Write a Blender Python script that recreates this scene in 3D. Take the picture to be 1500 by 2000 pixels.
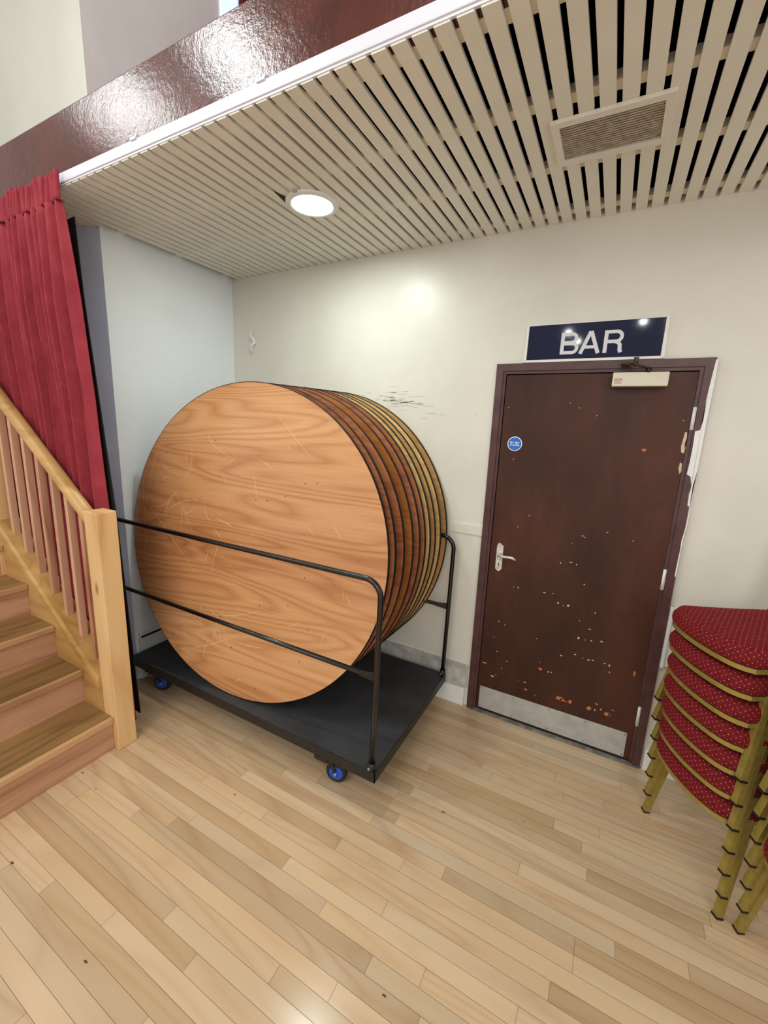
import bpy, bmesh, math, random
from mathutils import Vector, Matrix, noise
for o in list(bpy.data.objects): bpy.data.objects.remove(o)
S = bpy.context.scene
COL = S.collection
R = math.radians

# ---------------------------------------------------------------- camera
cam_d = bpy.data.cameras.new('camera'); cam = bpy.data.objects.new('camera', cam_d); COL.objects.link(cam)
right = Vector((0.8782244, 0.47659449, 0.03974409)); up = Vector((-0.13087293, 0.15956382, 0.97847415))
back = Vector((0.45999367, -0.8645213, 0.20250616))
m = Matrix((right, up, back)).transposed().to_4x4(); m.translation = Vector((2.57776418, -2.36303039, 1.72141017))
cam.matrix_world = m
cam_d.sensor_fit = 'HORIZONTAL'; cam_d.sensor_width = 36; cam_d.lens = 819.43 * 36 / 1500; cam_d.clip_start = .02
S.camera = cam
# ---------------------------------------------------------------- world, hall light, exposure
w = bpy.data.worlds.new('world'); S.world = w; w.use_nodes = True
w.node_tree.nodes['Background'].inputs[0].default_value = (1.0, 0.98, 0.95, 1)
w.node_tree.nodes['Background'].inputs[1].default_value = 0.66
def area(name, loc, target, size, power, col=(1, 1, 1), shape='DISK', sy=None, spread=180):
    l = bpy.data.lights.new(name, 'AREA'); l.shape = shape; l.size = size
    if sy: l.size_y = sy
    l.energy = power; l.color = col; l.spread = R(spread)
    o = bpy.data.objects.new(name, l); COL.objects.link(o); o.location = loc
    o.rotation_euler = (Vector(target) - Vector(loc)).to_track_quat('-Z', 'Y').to_euler()
    return o
area('hall_window_light', (4.5, -6.5, 3.4), (1.6, -.6, 1.2), 3.0, 62, (1.0, .95, .88), 'RECTANGLE', 2.0)
area('hall_ceiling_light', (1.6, -4.6, 4.6), (1.6, -2.2, .2), 1.6, 42, (1.0, .96, .88), 'RECTANGLE', 1.6)
area('hall_spot_light', (0.0, -2.5, 4.1), (1.3, -1.18, 2.87), .2, 4.5, (.95, 1, .98), spread=100)
area('hall_spot_light', (-.83, -2.32, 4.0), (.8, -1.18, 2.87), .13, 1.5, (.95, 1, .98), spread=100)
area('hall_spot_light', (-1.22, -2.42, 4.0), (.7, -1.18, 2.84), .13, 1.5, (.95, 1, .98), spread=100)
for q_ in ((2.78, -8.18, 4.0), (1.31, -8.82, 4.0), (1.43, -9.91, 4.0)): area('hall_downlight', q_, (q_[0], q_[1] + 5, 0), .13, 3, (.95, 1, .97))
S.view_settings.view_transform = 'Standard'; S.view_settings.look = 'None'
S.view_settings.exposure = 0.33; S.view_settings.gamma = 1; S.view_settings.use_curve_mapping = False
S.cycles.use_denoising = True; S.cycles.max_bounces = 8; S.cycles.sample_clamp_indirect = 4
S.render.film_transparent = False

# ---------------------------------------------------------------- material helpers
def lin(c):
    return tuple((x / 12.92 if x <= .04045 else ((x + .055) / 1.055) ** 2.4) for x in [v / 255 for v in c]) + (1,)
class NT:
    def __init__(s, name):
        s.m = bpy.data.materials.new(name); s.m.use_nodes = True; s.t = s.m.node_tree; s.b = s.t.nodes['Principled BSDF']
    def n(s, typ, **k):
        x = s.t.nodes.new(typ)
        for a, v in k.items():
            if a.startswith('i_'):
                key = a[2:]; key = int(key) if key.isdigit() else key.replace('_', ' ')
                x.inputs[key].default_value = v
            else: setattr(x, a, v)
        return x
    def l(s, a, b): s.t.links.new(a, b)
    def math(s, op, a, b=None, c=None):
        x = s.t.nodes.new('ShaderNodeMath'); x.operation = op
        for i, v in enumerate((a, b, c)):
            if v is None: continue
            if isinstance(v, (int, float)): x.inputs[i].default_value = v
            else: s.l(v, x.inputs[i])
        return x.outputs[0]
    def mix(s, f, a, b, bt='MIX'):
        x = s.t.nodes.new('ShaderNodeMix'); x.data_type = 'RGBA'; x.blend_type = bt
        for i, v in ((0, f), (6, a), (7, b)):
            if isinstance(v, (int, float, tuple)): x.inputs[i].default_value = v
            else: s.l(v, x.inputs[i])
        return x.outputs[2]
    def ramp(s, f, stops):
        x = s.t.nodes.new('ShaderNodeValToRGB'); e = x.color_ramp.elements
        while len(e) < len(stops): e.new(.5)
        for q, (p, c) in zip(e, stops): q.position = p; q.color = c
        s.l(f, x.inputs[0]); return x.outputs[0]
    def noise(s, vec, sc, det=3, rough=.5, dist=0):
        x = s.n('ShaderNodeTexNoise', i_Scale=sc, i_Detail=det, i_Roughness=rough, i_Distortion=dist)
        if vec is not None: s.l(vec, x.inputs['Vector'])
        return x.outputs['Fac']
    def map(s, vec, scale=(1, 1, 1), loc=(0, 0, 0), rot=(0, 0, 0)):
        x = s.n('ShaderNodeMapping'); x.inputs['Scale'].default_value = scale; x.inputs['Location'].default_value = loc; x.inputs['Rotation'].default_value = rot
        s.l(vec, x.inputs['Vector']); return x.outputs[0]
    def bump(s, h, strength=.3, dist=.002, nrm=None):
        x = s.n('ShaderNodeBump', i_Strength=strength, i_Distance=dist); s.l(h, x.inputs['Height'])
        if nrm: s.l(nrm, x.inputs['Normal'])
        s.l(x.outputs[0], s.b.inputs['Normal']); return x.outputs[0]
    def set(s, **k):
        for a, v in k.items():
            i = s.b.inputs[a.replace('_', ' ')]
            if isinstance(v, (int, float, tuple)): i.default_value = v
            else: s.l(v, i)
        return s.m
def obj_co(t): return t.n('ShaderNodeTexCoord').outputs['Object']
def plain(name, c, rough=.5, metal=0, **k):
    t = NT(name); return t.set(Base_Color=lin(c), Roughness=rough, Metallic=metal, **k)
def varied(name, c1, c2, rough=.5, sc=6, bump=0, bsc=60, metal=0, spec=.5, det=4, r2=None):
    t = NT(name); co = obj_co(t); f = t.noise(co, sc, det, .6)
    t.l(t.ramp(f, [(.3, lin(c1)), (.7, lin(c2))]), t.b.inputs['Base Color'])
    if bump: t.bump(t.noise(co, bsc, 4, .6), bump, .002)
    t.set(Metallic=metal, Specular_IOR_Level=spec)
    if r2 is not None:
        t.l(t.math('MULTIPLY_ADD', t.noise(co, sc * 2.3, 3), r2 - rough, rough), t.b.inputs['Roughness'])
    else: t.set(Roughness=rough)
    return t.m
def plaster(name, c, c2, rough=.55, fine=.25, coarse=.2, spec=.4, fs=90, cs=7):
    t = NT(name); co = obj_co(t)
    f = t.noise(co, 2.2, 5, .62)
    t.l(t.ramp(f, [(.3, lin(c2)), (.65, lin(c))]), t.b.inputs['Base Color'])
    a = t.noise(co, fs, 4, .7); b = t.noise(co, cs, 3, .5)
    h = t.math('ADD', t.math('MULTIPLY', a, fine), t.math('MULTIPLY', b, coarse * 6))
    t.bump(h, .6, .004)
    return t.set(Roughness=rough, Specular_IOR_Level=spec)
def wood(name, stops, axis='X', sc=1.0, rings=9, stretch=.14, rough=.45, coat=0, knots=0, rnd=True, fine=.25, spec=.5, bump=.1, vc=None):
    """stretched contour grain (rings) plus fine pores; stops = list of sRGB colours dark..light"""
    t = NT(name); co = obj_co(t)
    if rnd:
        oi = t.n('ShaderNodeObjectInfo'); cx = t.n('ShaderNodeCombineXYZ')
        r = t.math('MULTIPLY', oi.outputs['Random'], 37.0)
        for i in range(3): t.l(r, cx.inputs[i])
        va = t.n('ShaderNodeVectorMath', operation='ADD'); t.l(co, va.inputs[0]); t.l(cx.outputs[0], va.inputs[1]); co = va.outputs[0]
    s = {'X': (stretch, 1, 1), 'Y': (1, stretch, 1), 'Z': (1, 1, stretch)}[axis]
    mp = t.map(co, tuple(v * sc for v in s))
    big = t.noise(mp, 3.2, 2, .45, .3)
    ring = t.math('POWER', t.math('MULTIPLY_ADD', t.math('SINE', t.math('MULTIPLY', big, rings * 6.283)), .5, .5), .45)
    s2 = tuple(v * sc for v in {'X': (.03, 1, 1), 'Y': (1, .03, 1), 'Z': (1, 1, .03)}[axis])
    fine_n = t.noise(t.map(co, s2), 110, 3, .6)
    blot = t.noise(mp, 1.6, 2)
    f = t.math('ADD', t.math('MULTIPLY', ring, .22), t.math('MULTIPLY', fine_n, fine))
    f = t.math('ADD', f, t.math('MULTIPLY', blot, .9)); f = t.math('SUBTRACT', f, .25 + fine * .5 - .12)
    n = len(stops)
    c = t.ramp(f, [(.12 + .76 * i / (n - 1), lin(q)) for i, q in enumerate(stops)])
    if vc:
        at = t.n('ShaderNodeVertexColor', layer_name=vc); c = t.mix(1.0, c, at.outputs['Color'], 'MULTIPLY')
    if knots:
        vo = t.n('ShaderNodeTexVoronoi', i_Scale=knots, i_Randomness=1.0); t.l(t.map(co, tuple(1 if v == 1 else .45 for v in s)), vo.inputs['Vector'])
        k = t.ramp(vo.outputs['Distance'], [(.07, (1, 1, 1, 1)), (.13, (0, 0, 0, 1))])
        c = t.mix(t.math('MULTIPLY', k, .75), c, lin((92, 56, 30)))
    t.l(c, t.b.inputs['Base Color'])
    t.bump(fine_n, bump, .001)
    return t.set(Roughness=rough, Coat_Weight=coat, Coat_Roughness=.18, Specular_IOR_Level=spec)

# ---------------------------------------------------------------- mesh helpers
class MB:
    def __init__(s): s.b = bmesh.new(); s.mi = 0
    def face(s, pts):
        f = s.b.faces.new([s.b.verts.new(p) for p in pts]); f.material_index = s.mi; return f
    def box(s, a, b, bev=0, M=None):
        x0, y0, z0 = a; x1, y1, z1 = b
        r = bmesh.ops.create_cube(s.b, size=1)
        for v in r['verts']:
            v.co = Vector(((x0 + x1) / 2 + v.co.x * (x1 - x0), (y0 + y1) / 2 + v.co.y * (y1 - y0), (z0 + z1) / 2 + v.co.z * (z1 - z0)))
        fs = list({f for v in r['verts'] for f in v.link_faces})
        for f in fs: f.material_index = s.mi
        vs = list(r['verts'])
        if bev:
            es = list({e for f in fs for e in f.edges})
            q = bmesh.ops.bevel(s.b, geom=es, offset=bev, segments=2, affect='EDGES', profile=.6)
            vs = list({v for f in q['faces'] for v in f.verts} | {v for v in vs if v.is_valid})
            for v in list(vs):
                for f in v.link_faces:
                    f.material_index = s.mi
                    for u in f.verts:
                        if u not in vs: vs.append(u)
        if M is not None:
            for v in vs: v.co = M @ v.co
        return s
    def prism(s, pts, off, bev=0):
        """polygon pts extruded by vector off"""
        off = Vector(off); a = [s.b.verts.new(p) for p in pts]; c = [s.b.verts.new(Vector(p) + off) for p in pts]
        n = len(pts); fs = [s.b.faces.new(a[::-1]), s.b.faces.new(c)]
        for i in range(n): fs.append(s.b.faces.new((a[i], a[(i + 1) % n], c[(i + 1) % n], c[i])))
        for f in fs: f.material_index = s.mi
        bmesh.ops.recalc_face_normals(s.b, faces=fs)
        return s
    def tube(s, pts, r, seg=12, cap=True, flat=None):
        pts = [Vector(p) for p in pts]; rings = []; prev = None
        for i, p in enumerate(pts):
            d = (pts[min(i + 1, len(pts) - 1)] - pts[max(i - 1, 0)]).normalized()
            if prev is None:
                q = Vector((0, 0, 1)) if abs(d.z) < .9 else Vector((0, 1, 0)); u = d.cross(q).normalized()
            else: u = (prev - d * prev.dot(d)).normalized()
            prev = u; v = d.cross(u)
            ri = r[i] if isinstance(r, (list, tuple)) else r
            rings.append([s.b.verts.new(p + (u * math.cos(t * 2 * math.pi / seg) + v * math.sin(t * 2 * math.pi / seg)) * ri) for t in range(seg)])
        for a, c in zip(rings, rings[1:]):
            for t in range(seg):
                f = s.b.faces.new((a[t], a[(t + 1) % seg], c[(t + 1) % seg], c[t])); f.smooth = True; f.material_index = s.mi
        if cap:
            for q in (rings[0][::-1], rings[-1]):
                f = s.b.faces.new(q); f.material_index = s.mi
        return s
    def cyl(s, c, ax, r, h, seg=24, r2=None):
        c = Vector(c); ax = Vector(ax).normalized()
        return s.tube([c - ax * h / 2, c + ax * h / 2], [r, r if r2 is None else r2], seg)
    def bar(s, a, b, w, d, side):
        """rectangular bar from a to b, width w along 'side', depth d across"""
        a, b = Vector(a), Vector(b); ax = (b - a).normalized(); sd = (Vector(side) - ax * ax.dot(Vector(side))).normalized(); t = ax.cross(sd)
        P = [a + sd * i * w / 2 + t * j * d / 2 for i, j in ((-1, -1), (1, -1), (1, 1), (-1, 1))]
        return s.prism(P, b - a)
    def build(s, name, mats, parent=None, smooth=False, origin=None, recalc=True):
        if recalc: bmesh.ops.recalc_face_normals(s.b, faces=s.b.faces[:])
        if origin is not None:
            for v in s.b.verts: v.co -= Vector(origin)
        me = bpy.data.meshes.new(name); s.b.to_mesh(me); s.b.free()
        for q in (mats if isinstance(mats, (list, tuple)) else [mats]): me.materials.append(q)
        if smooth:
            for p in me.polygons: p.use_smooth = True
        o = bpy.data.objects.new(name, me); COL.objects.link(o)
        if origin is not None: o.location = origin
        if parent: o.parent = parent
        return o
def thing(name, label, cat, loc=(0, 0, 0), rz=0, group=None):
    o = bpy.data.objects.new(name, None); COL.objects.link(o); o.empty_display_size = .05
    o.location = loc; o.rotation_euler = (0, 0, rz); return tag(o, label, cat, group)
def tag(o, label, cat, group=None):
    o['label'] = label; o['category'] = cat
    if group: o['group'] = group
    return o
def struct(o): o['kind'] = 'structure'; return o
def copy_tree(o, parent=None):
    c = o.copy(); COL.objects.link(c)
    if parent: c.parent = parent
    for ch in list(o.children): copy_tree(ch, c)
    return c
def blob(rng, cx, cz, rx, rz, y, n=10, rough=.35):
    """irregular flat patch facing -y"""
    out = []
    for i in range(n):
        a = -2 * math.pi * i / n; k = 1 - rough * rng.random()
        out.append((cx + math.cos(a) * rx * k, y, cz + math.sin(a) * rz * k))
    return out
CAMP = Vector((2.57776418, -2.36303039, 1.72141017))
def on_wall(u, v, y):
    """point of the plane y = const under photograph position u, v (used once to measure paint marks)"""
    d = right * (u - 750) / 819.43 - up * (v - 1000) / 819.43 - back
    t = (y - CAMP.y) / d.y; p = CAMP + d * t
    return (p.x, y, p.z)

# ---------------------------------------------------------------- materials
M = {}
M['wall_back'] = plaster('painted_wall_cream', (224, 220, 209), (214, 210, 198), .36, .05, .05, .5, 40, 5)
M['wall_left'] = plaster('painted_wall_white', (240, 245, 248), (232, 238, 241), .5, .12, .05, .35, 60)  # white paint with the cool tint of daylight put into its colour
M['rough_white'] = plaster('rough_plaster', (212, 226, 248), (202, 216, 240), .7, .3, .05, .3, 55)  # blue of the cool light put into the plaster colour
M['cream_upper'] = plaster('cream_plaster', (206, 204, 192), (198, 196, 184), .6, .25, .08, .3)
M['grey_upper'] = plaster('grey_plaster', (232, 224, 222), (220, 211, 210), .7, .3, .05, .3, 50)
M['plinth'] = varied('old_plinth_paint', (150, 150, 146), (206, 203, 194), .6, 14, .4, 50)
M['white_paint'] = varied('white_gloss_paint', (226, 226, 222), (236, 236, 233), .35, 5)
M['slat'] = varied('cream_slat_paint', (226, 222, 208), (235, 231, 218), .5, 3, .15, 90)
M['batten'] = varied('batten_wood', (226, 218, 196), (238, 230, 210), .7, 20)
M['void'] = plain('void_shade_black', (9, 8, 8), .95, Specular_IOR_Level=.0)  # near-black without gloss, stands in for shade behind slats and louvres
t = NT('maroon_gloss_beam'); co = obj_co(t)
t.l(t.ramp(t.noise(co, 5, 4, .6), [(.3, lin((66, 28, 18))), (.7, lin((92, 40, 27)))]), t.b.inputs['Base Color'])
t.bump(t.math('ADD', t.noise(co, 55, 4, .65), t.math('MULTIPLY', t.noise(co, 12, 2), .8)), .5, .0025); M['beam'] = t.set(Roughness=.2, Specular_IOR_Level=.24)
M['track'] = plain('white_plastic_track', (216, 216, 224), .3)
t = NT('maroon_door_paint'); co = obj_co(t)
f = t.noise(t.map(co, (1, 1, .35)), 3.0, 5, .65)
c = t.ramp(f, [(.3, lin((52, 29, 21))), (.5, lin((68, 38, 28))), (.72, lin((86, 48, 36)))])
t.l(c, t.b.inputs['Base Color']); t.bump(t.noise(t.map(co, (1, 1, .08)), 120, 3), .12, .001)
t.set(Specular_IOR_Level=.28); t.l(t.math('MULTIPLY_ADD', t.noise(co, 6, 4), .3, .32), t.b.inputs['Roughness']); M['door'] = t.m
M['frame'] = varied('maroon_frame_paint', (66, 38, 36), (92, 58, 58), .42, 9, .15, 60)
M['chip_orange'] = varied('bare_wood_chip', (176, 92, 44), (206, 128, 72), .7, 40)
M['chip_cream'] = varied('pale_paint_chip', (206, 172, 140), (226, 200, 170), .7, 40)
M['steel'] = varied('brushed_steel', (172, 172, 170), (200, 199, 196), .42, 12, .05, 120, .35)
M['chrome'] = varied('chipped_white_metal', (196, 192, 186), (238, 236, 232), .22, 45, .2, 80, .4)
M['dark_metal'] = varied('dark_bronze', (52, 44, 32), (84, 72, 52), .4, 40, 0, 50, .7)
M['dark'] = plain('gap_shade_and_dark_print', (22, 15, 12), .8)  # near-black standing in for gap shade, also keyhole and print
M['closer'] = plain('cream_plastic_cover', (216, 210, 190), .35)
M['sign'] = plain('navy_sign_face', (8, 12, 52), .05, 0, Specular_IOR_Level=.32)
M['letter'] = plain('pale_lettering', (216, 216, 222), .25)
M['blue'] = plain('blue_sticker', (26, 108, 200), .35)
M['white'] = plain('white_print', (240, 242, 246), .4)
M['red'] = plain('red_print', (206, 60, 66), .4)
M['threshold'] = varied('worn_threshold', (96, 92, 84), (150, 144, 132), .6, 25)
FM = wood('maple_floor', [(192, 156, 120), (208, 178, 143), (216, 189, 155), (223, 199, 167)], 'X', 1.25, 12, .12, .21, .0, fine=.13, rnd=False, bump=.05, vc='tone')
M['floor'] = FM
M['floor_gap'] = plain('floor_seam', (122, 90, 60), .7)
M['speck'] = plain('dark_scuff', (84, 60, 42), .8)
PINE = [(176, 128, 80), (212, 166, 112), (232, 194, 140), (240, 208, 158)]
M['pine'] = wood('varnished_pine', PINE, 'Z', 1.6, 5, .12, .38, knots=5.5, fine=.2)
M['pine_x'] = wood('varnished_pine_rail', [(150, 108, 58), (186, 142, 82), (208, 166, 104), (220, 184, 124)], 'X', 1.8, 5, .1, .35, fine=.2)
M['baluster'] = wood('pink_pine', [(150, 98, 70), (200, 150, 118), (216, 172, 140), (228, 192, 160)], 'Z', 1.8, 5, .1, .5, knots=6, fine=.25)
M['tread'] = wood('worn_tread', [(84, 58, 30), (128, 96, 54), (158, 124, 76), (184, 150, 100)], 'Y', 1.5, 6, .1, .5, fine=.45)
M['nosing'] = wood('tread_nosing', [(150, 108, 72), (196, 152, 108), (216, 178, 134)], 'Y', 2, 5, .08, .5, fine=.4)
M['riser'] = wood('pink_riser', [(150, 104, 76), (188, 140, 108), (208, 164, 132), (218, 180, 148)], 'Y', 1.4, 6, .1, .6, fine=.4)
TOP = dict(axis='X', sc=1.0, rings=21, stretch=.13, rough=.25, fine=.3, spec=.5, bump=.03)
M['top_orange'] = wood('cherry_ply_orange', [(138, 82, 46), (182, 122, 76), (206, 151, 102), (224, 176, 128)], **TOP)
M['top_red'] = wood('reddish_ply', [(118, 66, 40), (156, 94, 60), (176, 114, 76), (190, 132, 94)], **TOP)
M['top_brown'] = wood('dark_orange_ply', [(108, 58, 24), (144, 84, 38), (160, 98, 50), (176, 116, 64)], **TOP)
M['top_pale'] = wood('pale_ply', [(172, 136, 76), (206, 172, 108), (222, 190, 128), (232, 204, 146)], **TOP)
M['top_tan'] = wood('tan_ply', [(140, 98, 54), (176, 132, 80), (192, 150, 96), (206, 166, 112)], **TOP)
M['edge'] = plain('black_edge_band', (14, 10, 9), .5, 0, Specular_IOR_Level=.2)
M['scratch'] = plain('pale_scratch', (244, 200, 148), .6)
M['hole'] = plain('screw_hole', (58, 34, 22), .6)
M['black_tube'] = plain('black_enamel', (13, 12, 12), .22, 0, Specular_IOR_Level=.6)
M['black_frame'] = varied('black_angle_iron', (18, 18, 17), (34, 33, 31), .45, 20)
t = NT('platform_board'); co = obj_co(t)
sp = t.ramp(t.noise(co, 130, 3, .7), [(.62, (0, 0, 0, 1)), (.72, (1, 1, 1, 1))])
c = t.mix(t.math('MULTIPLY', sp, .5), t.ramp(t.noise(co, 3.5, 4), [(.3, lin((34, 35, 36))), (.7, lin((62, 62, 66)))]), lin((120, 118, 122)))
t.l(c, t.b.inputs['Base Color']); M['platform'] = t.set(Roughness=.75)
M['tyre'] = plain('black_rubber', (24, 24, 26), .6)
M['hub'] = plain('blue_wheel_centre', (24, 84, 190), .35)
M['zinc'] = plain('zinc_bracket', (170, 170, 168), .35, .8)
t = NT('red_curtain_cloth'); co = obj_co(t)
t.l(t.ramp(t.noise(co, 9, 4, .7), [(.3, lin((136, 44, 54))), (.7, lin((158, 58, 68)))]), t.b.inputs['Base Color'])
t.bump(t.noise(co, 420, 2), .2, .001); M['curtain'] = t.set(Roughness=.85, Sheen_Weight=.3, Sheen_Tint=lin((220, 120, 130)), Specular_IOR_Level=.2)
M['curtain_dark'] = plain('dark_red_cloth', (90, 18, 20), .9)
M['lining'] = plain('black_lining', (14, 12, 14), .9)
M['gold'] = varied('gold_painted_steel', (146, 126, 58), (168, 148, 78), .34, 30, .08, 90, .3)
M['rubber'] = plain('black_foot_cap', (16, 13, 12), .6)
# chair cloth: red weave with small golden dots set in a staggered grid (per-face UV in metres)
t = NT('dotted_red_cloth'); uv = t.n('ShaderNodeUVMap').outputs[0]; sx = t.n('ShaderNodeSeparateXYZ'); t.l(uv, sx.inputs[0])
v = t.math('MULTIPLY', sx.outputs[1], 1 / .0105); row = t.math('FLOOR', v)
u = t.math('ADD', t.math('MULTIPLY', sx.outputs[0], 1 / .021), t.math('MULTIPLY', row, .5))
du = t.math('MULTIPLY', t.math('SUBTRACT', t.math('FRACT', u), .5), 2.0); dv = t.math('SUBTRACT', t.math('FRACT', v), .5)
d = t.math('SQRT', t.math('ADD', t.math('MULTIPLY', du, du), t.math('MULTIPLY', dv, dv)))
dot = t.math('LESS_THAN', d, .13)
co = obj_co(t)
base = t.ramp(t.noise(co, 70, 4, .7), [(.3, lin((84, 14, 22))), (.7, lin((124, 24, 32)))])
t.l(t.mix(dot, base, lin((226, 150, 96))), t.b.inputs['Base Color']); t.bump(t.noise(co, 600, 2), .25, .001)
M['cloth'] = t.set(Roughness=.85, Sheen_Weight=.25, Sheen_Tint=lin((200, 60, 70)), Specular_IOR_Level=.2)
def emis(name, c, s):
    t = NT(name); return t.set(Base_Color=(.8, .8, .8, 1), Emission_Color=c, Emission_Strength=s)
M['lamp_on'] = emis('lit_diffuser', (.93, 1, .95, 1), 9)
M['window_light'] = emis('daylight_pane', (.42, .58, 1, 1), .95)

H = 2.701
# ---------------------------------------------------------------- setting: floor of maple strips
rng = random.Random(4)
fb = bmesh.new(); cl = fb.loops.layers.color.new('tone'); BW = .0565; x0, x1 = -1.2, 5.2
y = .0; k = 0
while y > -4.6:
    x = x0 - rng.random() * .8; g = .0005
    while x < x1:
        L = rng.uniform(.3, 1.5); a, b = max(x, x0), min(x + L, x1)
        if b > a + .01:
            f = fb.faces.new([fb.verts.new(p) for p in ((a + g, y - BW + g, 0), (b - g, y - BW + g, 0), (b - g, y - g, 0), (a + g, y - g, 0))])
            v = rng.choice([1, .99, .98, .96, .94, .90, 1.0, .98, .97]); r_ = rng.uniform(-.015, .015)
            for lp in f.loops: lp[cl] = (min(1, v + r_) ** 1.1, v ** 1.2, max(0, (v - r_)) ** 1.5, 1)
        x += L
    y -= BW
fm = bpy.data.meshes.new('floor'); fb.to_mesh(fm); fb.free(); fm.materials.append(M['floor'])
b = MB(); b.mi = 0; b.face([(x0, -4.6, -.0012), (x1, -4.6, -.0012), (x1, .0, -.0012), (x0, .0, -.0012)])
floor = bpy.data.objects.new('floor', fm); COL.objects.link(floor); struct(floor); floor.location.z = 0
sub = b.build('seam_layer', M['floor_gap'], floor)
# shift each board's grain with a per-board offset through a second attribute
co_at = fm.attributes.new('seed', 'FLOAT', 'FACE')
for i in range(len(fm.polygons)): co_at.data[i].value = rng.random() * 40
t = [m for m in (M['floor'],)][0].node_tree
at = t.nodes.new('ShaderNodeAttribute'); at.attribute_name = 'seed'
cx = t.nodes.new('ShaderNodeCombineXYZ'); t.links.new(at.outputs['Fac'], cx.inputs[0]); t.links.new(at.outputs['Fac'], cx.inputs[2]); t.links.new(at.outputs['Fac'], cx.inputs[1])
va = t.nodes.new('ShaderNodeVectorMath'); tc = [n for n in t.nodes if n.type == 'TEX_COORD'][0]
outs = [l.to_socket for l in tc.outputs['Object'].links]
t.links.new(tc.outputs['Object'], va.inputs[0]); t.links.new(cx.outputs[0], va.inputs[1])
for s_ in outs: t.links.new(va.outputs[0], s_)
b = MB()
for i in range(70):
    px_, py_ = rng.uniform(.3, 4.2), rng.uniform(-3.2, -.6); L = rng.uniform(.002, .012); a = rng.uniform(-.6, .6)
    b.face([(px_ + math.cos(a + q) * L * (1 if j % 2 else .9), py_ + math.sin(a + q) * L * .35, .0006) for j, q in enumerate((0, 1.2, 2.4, 3.6, 4.8))])
b.build('scuff_mark', M['speck'], floor)

# ---------------------------------------------------------------- setting: walls
def wall(name, boxes, mat):
    b = MB()
    for q in boxes: b.box(*q)
    return struct(b.build(name, mat))
wall('wall_back', [((0, 0, 0), (1.98, .15, 2.95)), ((2.916, 0, 0), (5.2, .15, 2.95)), ((1.98, 0, 2.06), (2.916, .15, 2.95))], M['wall_back'])
wall('wall_left', [((-.15, -.9, 0), (0, .15, 2.95))], M['wall_left'])
wall('wall_left_upper', [((-.15, -.9, 2.951), (0, .3, 5.2))], M['grey_upper'])
wall('wall_back_upper', [((0, .14, 2.951), (5.2, .3, 5.2))], M['grey_upper'])
b = MB(); d = Vector((-.88, -.47, 0)).normalized(); n_ = Vector((-d.y, d.x, 0)) * -1
A = Vector((0, -.9, 0)); B = A + d * .5
b.prism([A, B, B + Vector((-.15, .2, 0)), A + Vector((-.15, 0, 0))], (0, 0, 2.7)); struct(b.build('wall_return', M['rough_white']))
b = MB(); b.box((-2.4, -.9, 2.95), (-.1501, -.75, 5.2)); b.box((-.15, -.902, 2.72), (0, -.9001, 5.2)); struct(b.build('wall_return_upper', M['cream_upper']))
wall('wall_stage', [((-2.8, -.72, 0), (-.62, -.6, 2.95)), ((-2.8, -2.7, 0), (-2.7, -.72, 2.95))], M['cream_upper'])
# wall marks: scuffs behind the tables, cracks
b = MB(); rs = random.Random(9)
for i in range(80):
    cx_ = rs.gauss(1.40, .11); cz_ = rs.gauss(1.87 - (cx_ - 1.4) * .18, .024); L = rs.uniform(.006, .05); h = rs.uniform(.0006, .0022)
    b.face([(cx_ - L, -.0008, cz_), (cx_ - L * .3, -.0008, cz_ - h), (cx_ + L, -.0008, cz_ - L * .06), (cx_ + L * .2, -.0008, cz_ + h)])
for i in range(14):
    cx_ = rs.uniform(1.5, 1.95); cz_ = rs.uniform(1.4, 1.8); L = rs.uniform(.004, .03)
    b.face([(cx_ - L, -.0008, cz_ + L * .6), (cx_, -.0008, cz_ - .001), (cx_ + L, -.0008, cz_ - L * .6), (cx_, -.0008, cz_ + .001)])
o = b.build('wall_scuff', varied('grey_scuff', (164, 164, 156), (196, 195, 186), .7, 30)); o.parent = bpy.data.objects['wall_back']
b = MB(); b.box((.9, -.006, 1.112), (1.975, .002, 1.172), .002); struct(b.build('trim_1', M['wall_back']))
b = MB(); b.box((.002, -.008, .12), (1.962, .002, .272), .003); b.box((.002, -.014, .262), (1.962, .002, .276), .002); struct(b.build('baseboard_plinth', M['plinth']))
b = MB(); b.box((.002, -.022, 0), (1.952, .002, .119), .003); struct(b.build('baseboard_back', M['white_paint']))
b = MB(); b.box((2.93, -.022, 0), (5.2, .002, .119), .003); struct(b.build('baseboard_right', M['white_paint']))
b = MB(); b.box((-.002, -.88, 0), (.014, -.03, .325), .003); b.mi = 1; b.box((.0135, -.87, .285), (.0155, -.72, .3)); struct(b.build('baseboard_left', [M['white_paint'], M['dark']]))

# ---------------------------------------------------------------- setting: slatted ceiling
ceil = bpy.data.objects.new('ceiling', None); COL.objects.link(ceil); struct(ceil); ceil.location = (0, 0, H)
P = .0603; W = .0443; k0 = -36; slat_n = 0
b = MB()
for k in range(-43, 52):
    xa = 2.043 + k * P
    if xa + W < -.5: continue
    side = xa < -.005      # the last slats only cover the niche behind the curtain
    jig = math.sin(k * 12.9) * .0008
    # vent hole
    if 2.27 < xa + W / 2 + .0 < 2.60:
        segs = [(-1.2, -.732), (-.495, -.001)]
    else: segs = [(-1.2, -.001)]
    if side: segs = [(-1.2, -.905)]
    for (ya, yb) in segs: b.box((xa + jig if side else max(xa + jig, .001), ya, H), (xa + W + jig, yb, H + .013), .0012)
o = b.build('ceiling_slats', M['slat'], ceil, origin=(0, 0, H)); o.location = (0, 0, 0)
b = MB()
for yc in (-1.135, -.79, -.434, -.066): b.box((.001, yc - .022, H + .0132), (5.2, yc + .022, H + .04))
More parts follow.
